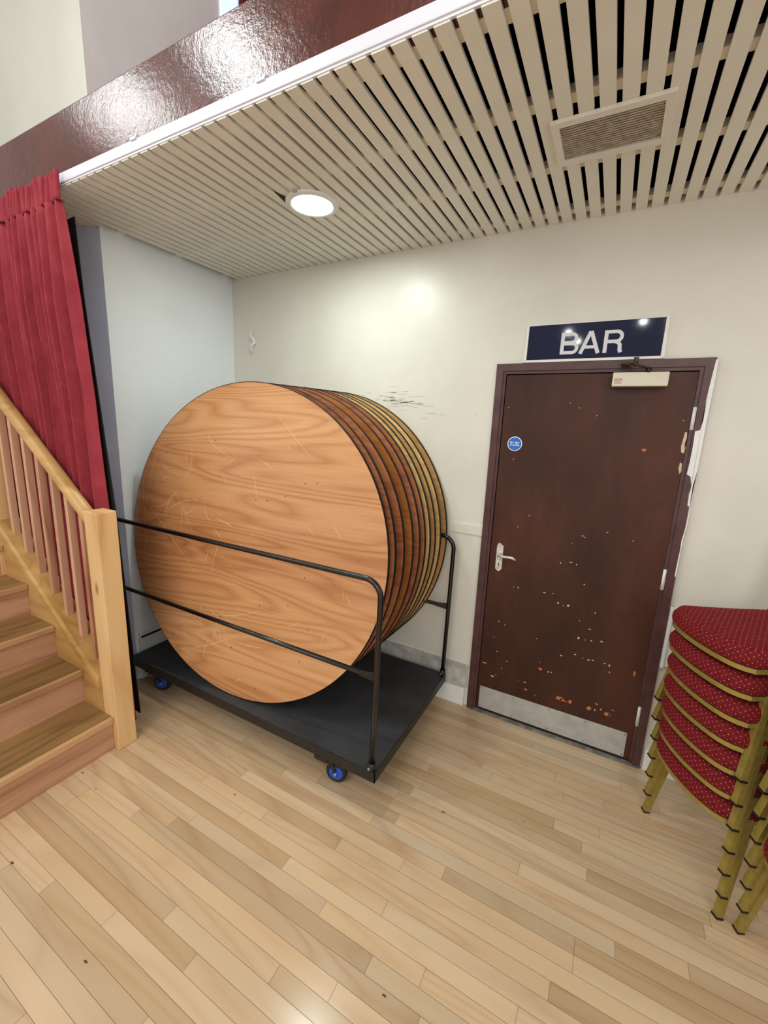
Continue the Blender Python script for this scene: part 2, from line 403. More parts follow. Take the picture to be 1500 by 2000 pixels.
o = b.build('ceiling_batten', M['batten'], ceil, origin=(0, 0, H)); o.location = (0, 0, 0)
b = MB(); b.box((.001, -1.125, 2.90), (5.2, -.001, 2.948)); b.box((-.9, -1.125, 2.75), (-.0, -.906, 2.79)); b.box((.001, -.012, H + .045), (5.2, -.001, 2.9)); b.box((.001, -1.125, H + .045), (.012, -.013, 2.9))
o = b.build('ceiling_void_shade_board', M['void'], ceil, origin=(0, 0, H)); o.location = (0, 0, 0)  # black boards added so the slat gaps look deep in shade
# ceiling beam and curtain track
b = MB(); b.box((-2.2, -1.19, 2.716), (5.2, -1.13, 2.992), .004); struct(b.build('trim_2', M['beam']))
tr = thing('curtain_track', 'long white curtain track fixed under the maroon beam', 'curtain track', (0, -1.19, 2.72))
b = MB(); b.box((-1.2, -1.207, 2.7135), (5.2, -1.191, 2.752), .003); b.box((-1.2, -1.203, 2.7062), (5.2, -1.195, 2.7134))
o = b.build('track_rail', M['track'], tr); o.location = (0, 1.19, -2.72)
for cxx in (.815, 1.47):
    b = MB(); b.box((cxx - .018, -1.212, 2.748), (cxx + .018, -1.192, 2.758), .002); b.box((cxx + .004, -1.206, 2.758), (cxx + .016, -1.191, 2.768), .002)
    o = b.build('track_clip', M['track'], tr); o.location = (0, 1.19, -2.72)
# upper gallery window slit and dark curtain
b = MB(); b.box((.0, -.03, 2.96), (.012, .13, 5.1)); struct(b.build('window_1', M['window_light']))
def pleated(name, xa, xb, yfun, z0, z1, mat, nx=240, nz=60, parent=None, edge=None):
    b = MB(); rows = []
    for j in range(nz + 1):
        z = z0 + (z1 - z0) * j / nz; r_ = []
        for i in range(nx + 1):
            s = i / nx; x = xa(z) + (xb(z) - xa(z)) * s
            dx, yy = yfun(s, z, x); r_.append(b.b.verts.new((x + dx, yy, z + (edge(s) if edge and j == nz else 0))))
        rows.append(r_)
    for a_, c_ in zip(rows, rows[1:]):
        for i in range(nx): f = b.b.faces.new((a_[i], a_[i + 1], c_[i + 1], c_[i])); f.smooth = True
    o = b.build(name, mat, parent)
    md = o.modifiers.new('thickness', 'SOLIDIFY'); md.thickness = .003; md.offset = 1
    return o
o = pleated('gallery_curtain', lambda z: .0125, lambda z: 1.4, lambda s, z, x: (0, .105 + .016 * math.sin(x * 95)), 2.97, 5.0, M['curtain_dark'], 200, 4)
tag(o, 'dark red curtain in the opening above the maroon beam', 'curtain')

# ---------------------------------------------------------------- door
door = bpy.data.objects.new('door_1', None); COL.objects.link(door); struct(door); door.location = (2.45, 0, 0)
def dpart(b, name, mats, **k):
    o = b.build(name, mats, door, **k); o.location = (-2.45, 0, 0); return o
b = MB()
def fr(b, x0, x1, zt, y0, y1, w, bev=.003):
    b.prism([(x0, y0, 0), (x0 + w, y0, 0), (x0 + w, y0, zt - w), (x0, y0, zt)], (0, y1 - y0, 0))
    b.prism([(x1, y0, 0), (x1, y0, zt), (x1 - w, y0, zt - w), (x1 - w, y0, 0)], (0, y1 - y0, 0))
    b.prism([(x0, y0, zt), (x0 + w, y0, zt - w), (x1 - w, y0, zt - w), (x1, y0, zt)], (0, y1 - y0, 0))
fr(b, 1.976, 2.920, 2.064, -.018, .004, .036); fr(b, 2.008, 2.888, 2.032, -.009, .06, .0195)
b.mi = 1
out = [(475, 10), (445, 130), (415, 250), (395, 330), (375, 480), (350, 560), (310, 570), (300, 640), (290, 700), (268, 810), (245, 905), (275, 925), (280, 1000), (262, 1060), (250, 1150), (266, 1160), (292, 1000), (330, 870), (372, 660), (405, 480), (440, 310), (488, 60), (500, 5)]
q = [on_wall(1280 + a / 4, 700 + c / 4, -.0192) for a, c in out]
f = b.face(q)
out2 = [(268, 1160), (240, 1310), (205, 1420), (190, 1510), (172, 1590), (150, 1700), (158, 1710), (182, 1600), (200, 1500), (220, 1400), (250, 1300), (275, 1170)]
b.face([on_wall(1280 + a / 4, 700 + c / 4, -.0191) for a, c in out2])
bmesh.ops.triangulate(b.b, faces=[f for f in b.b.faces if f.material_index == 1])
dpart(b, 'door_frame', [M['frame'], M['white_paint']])
b = MB(); b.box((2.0, .05, 0), (2.9, .06, 2.05)); dpart(b, 'frame_shade_backing', M['dark'])  # dark sheet painted in for the shade around the leaf
b = MB(); b.box((2.031, -.004, .018), (2.869, .04, 2.008), .002)
b.mi = 1
for (cx_, cz_, r1, r2) in ((585, 920, 16, 11), (697, 1092, 26, 15), (716, 1102, 20, 10), (760, 1112, 13, 14), (870, 1150, 16, 14), (975, 1185, 20, 14), (990, 1190, 10, 8), (1137, 948, 9, 20), (500, 1040, 12, 8), (990, 940, 8, 6), (915, 1125, 11, 6), (735, 1110, 12, 4)):
    p = on_wall(860 + cx_ / 3, 1000 + cz_ / 3, -.0045); b.face(blob(rs, p[0], p[2], r1 * .00081, r2 * .00095, -.0045, 14))
p = on_wall(1258, 879, -.0045); b.face(blob(rs, p[0], p[2], .012, .008, -.0045))
b.mi = 2
for e in ((835, 140, 10, 4), (848, 150, 6, 3), (765, 295, 14, 3), (705, 298, 4, 6), (798, 308, 5, 5), (690, 533, 8, 5), (750, 548, 11, 8), (722, 547, 5, 3), (843, 425, 5, 5), (908, 592, 5, 5), (815, 637, 4, 4), (875, 687, 10, 3), (810, 738, 9, 9), (848, 750, 4, 3), (885, 755, 8, 5), (945, 760, 10, 4), (565, 742, 4, 4), (708, 842, 9, 5), (790, 835, 10, 4), (835, 856, 4, 3), (868, 867, 10, 5), (893, 869, 8, 4), (962, 888, 8, 4), (990, 900, 6, 9), (632, 937, 6, 6), (650, 940, 5, 5), (610, 473, 12, 3), (660, 478, 7, 2), (457, 443, 6, 5), (430, 438, 3, 3), (343, 640, 5, 5), (378, 662, 5, 4), (315, 733, 4, 4), (333, 817, 4, 5), (390, 875, 9, 3), (360, 917, 5, 4), (258, 883, 20, 3), (305, 962, 16, 5), (325, 955, 5, 4), (520, 22, 5, 4), (455, 87, 4, 4), (980, 120, 4, 4), (772, 185, 4, 3), (905, 1160, 5, 8), (940, 1157, 6, 6), (555, 1075, 4, 4), (458, 991, 5, 3), (495, 998, 14, 4), (583, 880, 4, 3), (1130, 170, 4, 4), (1010, 1163, 16, 2)):
    p = on_wall(860 + e[0] / 3, 1000 + e[1] / 3, -.0045); b.face(blob(rs, p[0], p[2], e[2] * .00075, e[3] * .0009, -.0045, 9))
for e in ((522, 592), (575, 620), (677, 665), (190, 1180 - 260), (278, 1252), (215, 1315), (530, 1414), (738, 1350), (595, 1370), (1185, 695), (160, 617)):
    p = on_wall(940 + e[0] / 3, 590 + e[1] / 3, -.0045); b.face(blob(rs, p[0], p[2], .0035, .003, -.0045, 7))
for pl in ([(232, 575), (215, 640), (200, 690), (202, 735), (222, 742), (236, 700), (232, 660), (246, 620), (248, 578)], [(192, 815), (180, 862), (188, 905), (204, 880), (208, 820)]):
    b.face([on_wall(1280 + a / 4, 700 + c / 4, -.0045) for a, c in pl][::-1])
bmesh.ops.triangulate(b.b, faces=[f for f in b.b.faces if f.material_index == 2 and len(f.verts) > 8])
leaf = dpart(b, 'door_leaf', [M['door'], M['chip_orange'], M['chip_cream']], recalc=True)
b = MB(); b.box((2.046, -.0065, .024), (2.842, -.0042, .170), .0008)
b.mi = 1
for sx_ in (2.056, 2.25, 2.45, 2.64, 2.832):
    for sz_ in (.036, .158): b.cyl((sx_, -.0068, sz_), (0, 1, 0), .0032, .0008, 8)
dpart(b, 'kick_plate', [M['steel'], M['hole']])
for z0_, z1_ in ((1.755, 1.856), (.99, 1.095), (.232, .345)):
    b = MB(); b.cyl((2.874, -.012, (z0_ + z1_) / 2), (0, 0, 1), .0058, z1_ - z0_, 10); b.box((2.868, -.0115, z0_), (2.882, -.008, z1_))
    dpart(b, 'hinge', M['white_paint'])
# handle
hp = [(-.012, .083), (-.018, .070), (-.018, -.066), (-.009, -.076), (0, -.081), (.009, -.076), (.018, -.066), (.018, .070), (.004, .079), (.0, .086)]
hx, hz = 2.086, 1.005
b = MB(); b.prism([(hx + a, -.011, hz + c) for a, c in hp], (0, .0065, 0))
b.mi = 1; b.cyl((hx, -.0113, hz - .035), (0, 1, 0), .0042, .0015, 12); b.box((hx - .002, -.0119, hz - .052), (hx + .002, -.0106, hz - .036))
plate = dpart(b, 'handle_plate', [M['chrome'], M['dark']])
b = MB(); b.cyl((hx - .001, -.03, hz + .022), (0, 1, 0), .0105, .04, 16); b.cyl((hx - .001, -.014, hz + .022), (0, 1, 0), .016, .006, 18)
b.tube([(hx - .004, -.046, hz + .022), (hx + .03, -.05, hz + .02), (hx + .055, -.052, hz + .0225), (hx + .08, -.052, hz + .0225), (hx + .098, -.051, hz + .013)], [.009, .007, .0075, .008, .0055], 12)
o = b.build('lever_handle', M['chrome'], plate)
# door closer
b = MB(); b.box((2.532, -.062, 1.942), (2.754, -.005, 2.004), .004); cl_ = dpart(b, 'door_closer', M['closer'])
b = MB(); b.box((2.541, -.0628, 1.968), (2.571, -.0621, 1.976)); b.mi = 1
for i in range(4): b.box((2.545 + i * .006, -.0632, 1.9705), (2.5485 + i * .006, -.0629, 1.9735))
b.mi = 2; b.box((2.541, -.0628, 1.9555), (2.571, -.0621, 1.9575)); b.mi = 0
for i in range(4): b.box((2.5445 + i * .006, -.0628, 1.9608), (2.548 + i * .006, -.0621, 1.9635))
b.build('closer_sticker', [M['red'], M['white'], M['dark']], cl_)
b = MB(); b.cyl((2.672, -.05, 2.012), (0, 0, 1), .013, .022, 16); b.bar((2.672, -.05, 2.022), (2.615, -.105, 2.03), .02, .007, (0, 1, 0))
b.bar((2.62, -.1, 2.037), (2.575, -.025, 2.042), .016, .006, (0, 1, 0)); b.cyl((2.617, -.102, 2.035), (0, 0, 1), .009, .024, 14)
b.box((2.562, -.03, 2.030), (2.60, -.012, 2.054), .003); b.box((2.606, -.112, 2.04), (2.627, -.094, 2.062), .003)
b.tube([(2.585, -.04, 2.036), (2.56, -.06, 2.036), (2.565, -.08, 2.036), (2.60, -.09, 2.036)], .004, 8)
b.build('closer_arm', M['dark_metal'], cl_)
# sticker
b = MB(); b.cyl((2.1065, -.0048, 1.651), (0, 1, 0), .0385, .0012, 40); b.mi = 1; b.cyl((2.1065, -.0058, 1.651), (0, 1, 0), .0345, .0008, 40)
st = dpart(b, 'fire_door_sticker', [M['white'], M['blue']])
def text(name, body, size, loc, mat, parent, off=0, ext=.0004, xscale=1, space=1.0):
    c = bpy.data.curves.new(name, 'FONT'); c.body = body; c.size = size; c.align_x = 'CENTER'; c.align_y = 'CENTER'; c.extrude = ext; c.offset = off; c.space_character = space
    tmp = bpy.data.objects.new('tmp', c); COL.objects.link(tmp); dg = bpy.context.evaluated_depsgraph_get(); dg.update()
    me = bpy.data.meshes.new_from_object(tmp.evaluated_get(dg)); bpy.data.objects.remove(tmp)
    me.materials.clear(); me.materials.append(mat)
    o = bpy.data.objects.new(name, me); COL.objects.link(o); o.parent = parent
    o.location = loc; o.rotation_euler = (R(90), 0, 0); o.scale = (xscale, 1, 1); return o
text('sticker_text', 'Fire door\nkeep shut', .0125, (2.1065, -.0064, 1.651), M['white'], st, .0004, .0002)
b = MB(); b.box((1.98, -.03, .0008), (2.916, .05, .006), .001); struct(b.build('trim_3', M['threshold']))
b = MB(); b.box((1.99, -.0, .0062), (2.9, .05, .0175)); dpart(b, 'under_door_shade_strip', M['dark'])  # solid dark strip in place of the shade under the door

# ---------------------------------------------------------------- BAR sign
sg = thing('bar_sign', 'navy blue BAR sign in a white frame above the brown door', 'sign', (2.415, 0, 2.06))
b = MB(); b.box((2.124, -.012, 2.076), (2.711, -.0015, 2.242), .001); o = b.build('sign_panel', M['sign'], sg); o.location = (-2.415, 0, -2.06)
b = MB(); LZ, LH, SW = 2.1005, .101, .0165
ribn = [0]
def rib(pts, w=SW):
    ribn[0] += 1
    pts = [Vector((p[0], 0, p[1])) for p in pts]; L_, R_ = [], []
    for i, p in enumerate(pts):
        dd = (pts[min(i + 1, len(pts) - 1)] - pts[max(i - 1, 0)]).normalized(); nn = Vector((-dd.z, 0, dd.x)) * w / 2
        L_.append(p + nn); R_.append(p - nn)
    dx_ = lambda i: (pts[i + 1] - pts[i]).normalized() * (.0005 if len(pts) > 2 else 0)
    for i in range(len(pts) - 1):
        b.prism([v + Vector((0, -.0128 - ribn[0] * .00012 - (i % 2) * .00004, 0)) for v in (L_[i] - dx_(i), R_[i] - dx_(i), R_[i + 1] + dx_(i), L_[i + 1] + dx_(i))], (0, .0008, 0))
def bowl(xl_, z0_, z1_, xr__, w=SW * .92):
    h_ = (z1_ - z0_ - w) / 2; zc = (z0_ + z1_) / 2; xc_ = xr__ - w / 2 - h_
    rib([(xl_, z1_ - w / 2), (xc_, z1_ - w / 2)] + [(xc_ + h_ * math.sin(a * math.pi / 14), zc + h_ * math.cos(a * math.pi / 14)) for a in range(1, 14)] + [(xc_, z0_ + w / 2), (xl_, z0_ + w / 2)], w)
xB, xA, xR = 2.281, 2.366, 2.472
rib([(xB + SW / 2, LZ), (xB + SW / 2, LZ + LH)]); bowl(xB + SW * .6, LZ + LH * .465, LZ + LH, xB + .0775); bowl(xB + SW * .6, LZ, LZ + LH * .56, xB + .083)
rib([(xA + .008, LZ), (xA + .046, LZ + LH)]); rib([(xA + .086, LZ), (xA + .048, LZ + LH)]); b.prism([(xA + .0375, -.0139, LZ + LH * .85), (xA + .0565, -.0139, LZ + LH * .85), (xA + .0565, -.0139, LZ + LH), (xA + .0375, -.0139, LZ + LH)], (0, .001, 0)); rib([(xA + .02, LZ + .03), (xA + .074, LZ + .03)], .014)
rib([(xR + SW / 2, LZ), (xR + SW / 2, LZ + LH)]); bowl(xR + SW * .6, LZ + LH * .42, LZ + LH, xR + .081)
rib([(xR + .045, LZ + LH * .5), (xR + .062, LZ + LH * .44), (xR + .069, LZ + LH * .33), (xR + .0705, LZ + LH * .12), (xR + .075, LZ)], SW)
o2 = b.build('lettering', M['letter'], sg); o2.location = (-2.415, 0, -2.06)
b = MB(); b.prism([(2.113, -.02, 2.247), (2.124, -.02, 2.242), (2.124, -.02, 2.078), (2.110, -.02, 2.066)], (0, .0185, 0))
b.prism([(2.722, -.02, 2.247), (2.711, -.02, 2.242), (2.711, -.02, 2.078), (2.726, -.02, 2.066)], (0, .0185, 0))
b.prism([(2.112, -.02, 2.066), (2.125, -.02, 2.0775), (2.710, -.02, 2.0775), (2.724, -.02, 2.066)], (0, .0185, 0))
b.prism([(2.113, -.014, 2.247), (2.722, -.014, 2.247), (2.711, -.014, 2.2425), (2.124, -.014, 2.2425)], (0, .0125, 0))
o = b.build('sign_frame', M['white_paint'], sg); o.location = (-2.415, 0, -2.06)

# ---------------------------------------------------------------- wall fittings
b = MB(); b.box((2.938, -.03, .608), (4.6, -.001, .915), .002); b.box((2.922, -.036, .60), (2.937, -.019, .918), .002)
tag(b.build('wall_panel', M['white_paint']), 'white flat panel on the wall behind the top of the chair stack', 'panel')
b = MB(); X = .2
b.tube([(X - .004, -.012, 2.345), (X - .006, -.02, 2.32), (X, -.024, 2.30), (X + .014, -.016, 2.285), (X + .016, -.008, 2.27), (X + .014, -.016, 2.253), (X, -.024, 2.24), (X - .005, -.02, 2.215), (X - .003, -.012, 2.192)], [.005, .0065, .007, .007, .007, .007, .007, .0065, .005], 10)
b.box((X - .002, -.012, 2.253), (X + .022, -.001, 2.287), .003)
tag(b.build('cord_cleat', M['white_paint']), 'small white cord cleat screwed to the back wall near the corner', 'cleat')
b = MB(); b.cyl((0, 0, 0), (0, 1, 0), .016, .012, 20); b.cyl((0, -.012, .004), (0, 1, 0), .009, .016, 16)
o = b.build('wall_knob', M['white_paint']); Rm = A + d * .095; o.location = (Rm.x + .003, Rm.y - .006, 1.53); o.rotation_euler = (0, 0, math.atan2(.47, .88))
tag(o, 'small white round fitting on the rough strip beside the red curtain', 'fitting')

# ---------------------------------------------------------------- downlight and vent
dl = thing('ceiling_downlight', 'round lit white downlight set in the slatted ceiling', 'ceiling light', (1.222, -.634, H))
b = MB(); seg = 64; prof = [(.121, -.0005), (.121, -.006), (.112, -.011), (.097, -.0115), (.093, -.008), (.093, -.0005)]
rings = [[b.b.verts.new((r_ * math.cos(2 * math.pi * i / seg), r_ * math.sin(2 * math.pi * i / seg), z_)) for i in range(seg)] for r_, z_ in prof]
for a_, c_ in zip(rings, rings[1:]):
    for i in range(seg): f = b.b.faces.new((a_[i], a_[(i + 1) % seg], c_[(i + 1) % seg], c_[i])); f.smooth = True
b.build('trim_ring', M['white_paint'], dl)
b = MB(); b.cyl((0, 0, -.0055), (0, 0, 1), .0925, .004, 48); b.build('diffuser', M['lamp_on'], dl)
b = MB(); b.box((-.01, -.128, -.008), (.012, -.114, -.001), .001); b.build('spring_clip', M['steel'], dl)
b = MB(); b.prism([(-.09, -.155, -.0012), (-.115, -.035, -.0012), (-.085, -.085, -.0012), (-.072, -.10, -.0012)], (0, 0, .0008)); b.build('cut_out_shade_sliver', M['dark'], dl)  # flat dark sliver painting the shade of an open hole
l = bpy.data.lights.new('downlight_lamp', 'AREA'); l.shape = 'DISK'; l.size = .18; l.energy = 8.2; l.color = (.87, 1.0, .93)
lo = bpy.data.objects.new('downlight_lamp', l); COL.objects.link(lo); lo.parent = dl; lo.location = (0, 0, -.013)

vt = thing('ceiling_vent', 'rectangular cream air vent with dark louvres in the slatted ceiling', 'vent', (2.435, -.615, H))
def vpart(b, n, mt): o = b.build(n, mt, vt); o.location = (-2.435, .615, -H); return o
b = MB(); x0_, x1_, y0_, y1_ = 2.262, 2.607, -.738, -.490; xi0, xi1, yi0, yi1 = 2.286, 2.581, -.709, -.521
for q in (((x0_, y0_), (x1_, yi0)), ((x0_, yi1), (x1_, y1_)), ((x0_, yi0), (xi0, yi1)), ((xi1, yi0), (x1_, yi1))):
    b.box((q[0][0], q[0][1], H - .013), (q[1][0], q[1][1], H - .0005), .0015)
vpart(b, 'vent_frame', M['slat'])
for i in range(16):
    yc = yi0 + (yi1 - yi0) * (i + .5) / 16
    b = MB(); b.bar((xi0, yc, H - .006), (xi1, yc, H - .006), .0052, .0014, (0, .9, -.42)); vpart(b, 'louvre', varied('louvre_paint', (150, 138, 120), (196, 184, 164), .6, 40) if i == 0 else bpy.data.materials['louvre_paint'])
b = MB(); b.box((x0_ + .004, y0_ + .004, H + .004), (x1_ - .004, y1_ - .004, H + .012)); vpart(b, 'duct_shade_backing', M['void'])  # black backing imitates the shade inside the duct

# ---------------------------------------------------------------- curtain
cu = thing('stage_curtain', 'long pleated red curtain hanging from the track beside the stairs', 'curtain', (-.3, -1.21, 0))
prs = random.Random(5); ks = [prs.uniform(0, 6.28) for _ in range(8)]
def cy_main(s, z, x):
    c = -1.229 + .029 * min(1, max(0, (2.6 - z) / .8)); q = s * 20
    wob = .35 * math.sin(z * 1.1 + ks[0] + s * 5) + .3 * math.sin(s * 19 + ks[1])
    ph = 2 * math.pi * (q + wob * .6)
    amp = .034 * (1 + .3 * math.sin(s * 31 + ks[2])) * min(1, .45 + (2.6 - z) * 1.5)
    v = math.sin(ph); v = math.copysign(abs(v) ** .8, v)
    return .012 * math.cos(ph + .6) * min(1, .3 + (2.6 - z)), c - amp * v + .0025 * math.sin(ph * 2.3 + z * 3)
xr = lambda z: .308 + (2.7 - z) * .042 if z > 1.2 else .371 + (1.2 - z) * .052
o = pleated('curtain_cloth', lambda z: -1.0, xr, cy_main, .06, 2.635, M['curtain'], 520, 70, cu); o.location = (.3, 1.21, 0)
def cy_head(s, z, x):
    ph = 2 * math.pi * (s * 46 + .5 * math.sin(s * 40 + ks[4]) + .3 * math.sin(s * 90)); k_ = min(1, (z - 2.634) / .02)
    return .004 * math.cos(ph + z * 20), -1.2305 - .0085 * math.sin(ph) - .006 * math.sin(s * 60 + z * 9)
o = pleated('heading_tape', lambda z: -1.0, lambda z: .308, cy_head, 2.63, 2.742, M['curtain'], 620, 8, cu, edge=lambda s: .006 * math.sin(s * 260) + .008 * math.sin(s * 37 + 1)); o.location = (.3, 1.21, 0)
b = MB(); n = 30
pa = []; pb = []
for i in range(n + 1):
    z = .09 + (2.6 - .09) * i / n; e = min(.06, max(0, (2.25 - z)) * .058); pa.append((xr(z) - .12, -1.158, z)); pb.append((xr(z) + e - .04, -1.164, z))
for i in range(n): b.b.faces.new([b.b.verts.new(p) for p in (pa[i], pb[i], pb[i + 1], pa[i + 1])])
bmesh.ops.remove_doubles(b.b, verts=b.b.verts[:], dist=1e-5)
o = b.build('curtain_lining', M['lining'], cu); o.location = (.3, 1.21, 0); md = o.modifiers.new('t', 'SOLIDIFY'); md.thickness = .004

# ---------------------------------------------------------------- staircase
stc = thing('staircase', 'wooden stairs with pine newel post, handrail and square balusters', 'staircase', (.2, -1.6, 0))
def sp(b, n, mt, label=None):
    o = b.build(n, mt, stc); o.location = (-.2, 1.6, 0)
    if label: o['label'] = label
    return o
NX = [.495, .245, -.005, -.255, -.505]; NZ = [.187, .375, .562, .75, .936]; YI, YO = -1.326, -2.7
for i in range(5):
    xe = NX[i + 1] - .0 if i < 4 else -1.15
    b = MB(); b.box((xe - .03 if i < 4 else xe, YO, NZ[i] - .03), (NX[i] - .026, YI, NZ[i]), .001); td = sp(b, 'tread', M['tread'])
    b = MB(); b.box((NX[i] - .0255, YO, NZ[i] - .031), (NX[i], YI, NZ[i] + .0005), .006); o = b.build('nosing', M['nosing'], td)
    b = MB(); b.box((NX[i] - .035, YO, (NZ[i - 1] if i else 0.001) + .0005), (NX[i] - .018, YI, NZ[i] - .0315)); sp(b, 'riser', M['riser'])
SL = .748
def rz_(x, z0, xr_=.41): return z0 + (xr_ - x) * SL
# closed string under the base rail
b = MB(); b.prism([(.41, -1.3255, .02), (.41, -1.3255, .335), (-1.1, -1.3255, rz_(-1.1, .335)), (-1.1, -1.3255, rz_(-1.1, .02))], (0, .034, 0)); sp(b, 'stringer', M['pine_x'])
b = MB(); b.prism([(.41, -1.342, .338), (.41, -1.342, .372), (.41, -1.333, .396), (.41, -1.228, .396), (.41, -1.228, .338)], (-1.5, 0, 1.5 * SL)); sp(b, 'base_rail', M['pine_x'])
b = MB(); hs = []
for a in range(18):
    t_ = 2 * math.pi * a / 18; hs.append((.415, -1.278 + .031 * math.copysign(abs(math.cos(t_)) ** .75, math.cos(t_)), 1.190 + .037 * math.copysign(abs(math.sin(t_)) ** .85, math.sin(t_))))
b.prism(hs, (-1.5, 0, 1.5 * .728)); hr = sp(b, 'handrail', M['pine_x'])
for p in hr.data.polygons:
    if len(p.vertices) == 4: p.use_smooth = True
for xc in [.318, .198, .073, -.053, -.178, -.303, -.43, -.70, -.83, -.96]:
    b = MB(); zb = lambda x: rz_(x, .396); zt = lambda x: 1.16 + (.415 - x) * .728
    xa, xb_ = xc - .0145, xc + .0145
    b.prism([(xa, -1.297, zb(xa) - .002), (xb_, -1.297, zb(xb_) - .002), (xb_, -1.297, zt(xb_)), (xa, -1.297, zt(xa))], (0, .03, 0)); sp(b, 'baluster', M['baluster'])
b = MB(); b.prism([(.386, -1.297, rz_(.386, .396)), (.4085, -1.297, .396), (.4085, -1.297, 1.18), (.386, -1.297, 1.196)], (0, .034, 0)); sp(b, 'baluster', M['baluster'])
b = MB(); b.box((.41, -1.324, 0.001), (.517, -1.230, 1.268), .005); sp(b, 'newel_post', M['pine'])
b = MB(); b.box((-.612, -1.345, .752), (-.518, -1.25, 2.35), .005); sp(b, 'newel_post', M['pine'])

# ---------------------------------------------------------------- table trolley
ZP = .2; PX0, PX1, PY0, PY1 = .03, 1.836, -.955, -.05
tro = thing('table_trolley', 'black flatbed trolley with tube rails carrying the round tables', 'trolley', (.93, -.5, 0))
def tp(b, n, mt, parent=None, **k):
    o = b.build(n, mt, parent or tro, **k)
    if parent is None: o.location = (-.93, .5, 0)
    return o
b = MB(); b.box((PX0 + .004, PY0 + .004, ZP - .018), (PX1 - .004, PY1 - .004, ZP - .001)); tp(b, 'platform_board', M['platform'])
b = MB()
for q in (((PX0, PY0), (PX1, PY0 + .0035)), ((PX0, PY1 - .0035), (PX1, PY1)), ((PX0, PY0), (PX0 + .0035, PY1)), ((PX1 - .0035, PY0), (PX1, PY1))):
    b.box((q[0][0], q[0][1], ZP - .05), (q[1][0], q[1][1], ZP + .001))
for q in (((PX0, PY0), (PX1, PY0 + .04)), ((PX0, PY1 - .04), (PX1, PY1)), ((PX0, PY0), (PX0 + .04, PY1)), ((PX1 - .04, PY0), (PX1, PY1))):
    b.box((q[0][0] + .001, q[0][1] + .001, ZP - .05), (q[1][0] - .001, q[1][1] - .001, ZP - .046))
tp(b, 'angle_frame', M['black_frame'])
def urail(yc, xl, xr_):
    b = MB(); r_ = .0125; br = .075; bl = .04 if xl < 0 else .075; zt = 1.1
    pts = [(xr_, yc, ZP - .002), (xr_ + .006, yc, .6)]
    for i in range(9):
        a = i / 8 * math.pi / 2; pts.append((xr_ + .012 - br + br * math.cos(a), yc, zt - br + br * math.sin(a)))
    for i in range(9):
        a = math.pi / 2 + i / 8 * math.pi / 2; pts.append((xl + bl + bl * math.cos(a), yc, zt - bl + bl * math.sin(a)))
    pts.append((xl + .004, yc, ZP - .002)); b.tube(pts, r_, 14)
    o = tp(b, 'side_rail', M['black_tube'])
    b = MB(); zl = .665; x_a, x_b = xl + .012, xr_ - .006
    b.tube([(x_a + .05, yc, zl), (x_b - .06, yc, zl)], .0115, 12)
    for sgn, xx in ((1, x_a), (-1, x_b)):
        b.prism([(xx, yc - .003, zl - .019), (xx + sgn * .07, yc - .01, zl - .0105), (xx + sgn * .07, yc - .01, zl + .0105), (xx, yc - .003, zl + .019)], (0, .006, 0))
        b.tube([(xx + sgn * .03, yc, zl), (xx + sgn * .075, yc, zl)], [.004, .0115], 12)
    tp(b, 'cross_tube', M['black_tube'])
    for xx in (xl + .004, xr_):
        b = MB(); b.cyl((xx, yc, ZP + .022), (0, 0, 1), .0175, .042, 18); b.mi = 1; b.cyl((xx - .004, yc - .019, ZP + .02), (0, 1, 0), .006, .008, 6)
        tp(b, 'post_socket', [M['black_frame'], M['zinc']])
urail(-.944, -.05, 1.812); urail(-.078, .06, 1.822)
def caster(x, y, ang):
    e = bpy.data.objects.new('caster', None); COL.objects.link(e); e.parent = tro; e.location = (x - .93, y + .5, 0); e.rotation_euler = (0, 0, ang)
    b = MB(); b.box((-.05, -.045, .144), (.05, .045, .149)); b.cyl((0, 0, .137), (0, 0, 1), .026, .012, 20)
    for sy in (-1, 1): b.prism([(-.012, sy * .021, .132), (.014, sy * .021, .132), (.042, sy * .021, .05), (.028, sy * .021, .05)], (0, sy * .003, 0))
    b.build('fork', M['black_frame'], e)
    b = MB(); pr = [(.036, -.015), (.048, -.015), (.053, -.009), (.054, 0), (.053, .009), (.048, .015), (.036, .015)]; seg = 32; cxw = .034
    rg = [[b.b.verts.new((cxw + r_ * math.cos(2 * math.pi * i / seg), yy, .0545 + r_ * math.sin(2 * math.pi * i / seg))) for i in range(seg)] for r_, yy in pr]
    for a_, c_ in zip(rg, rg[1:] + rg[:1]):
        for i in range(seg): f = b.b.faces.new((a_[i], a_[(i + 1) % seg], c_[(i + 1) % seg], c_[i])); f.smooth = True
    b.build('tyre', M['tyre'], e)
    b = MB(); b.cyl((cxw, 0, .0545), (0, 1, 0), .0375, .027, 32)
    for i in range(5):
        a = i * 2 * math.pi / 5; b.bar((cxw, 0, .0545), (cxw + .036 * math.cos(a), 0, .0545 + .036 * math.sin(a)), .03, .006, (0, 1, 0))
    b.build('wheel_centre', M['hub'], e)
    b = MB(); b.cyl((cxw, 0, .0545), (0, 1, 0), .007, .056, 10); b.build('axle', M['zinc'], e)
    b = MB(); b.box((-.045, -.034, .118), (-.005, .034, .124), .002); b.build('brake_pedal', M['zinc'], e)
caster(1.562, -.905, R(12)); caster(.205, -.90, R(24)); caster(1.64, -.15, R(200)); caster(.2, -.15, R(170))
b = MB(); b.box((1.50, -.957, .128), (1.575, -.93, .1495), .003); tp(b, 'caster_plate', M['black_frame'])

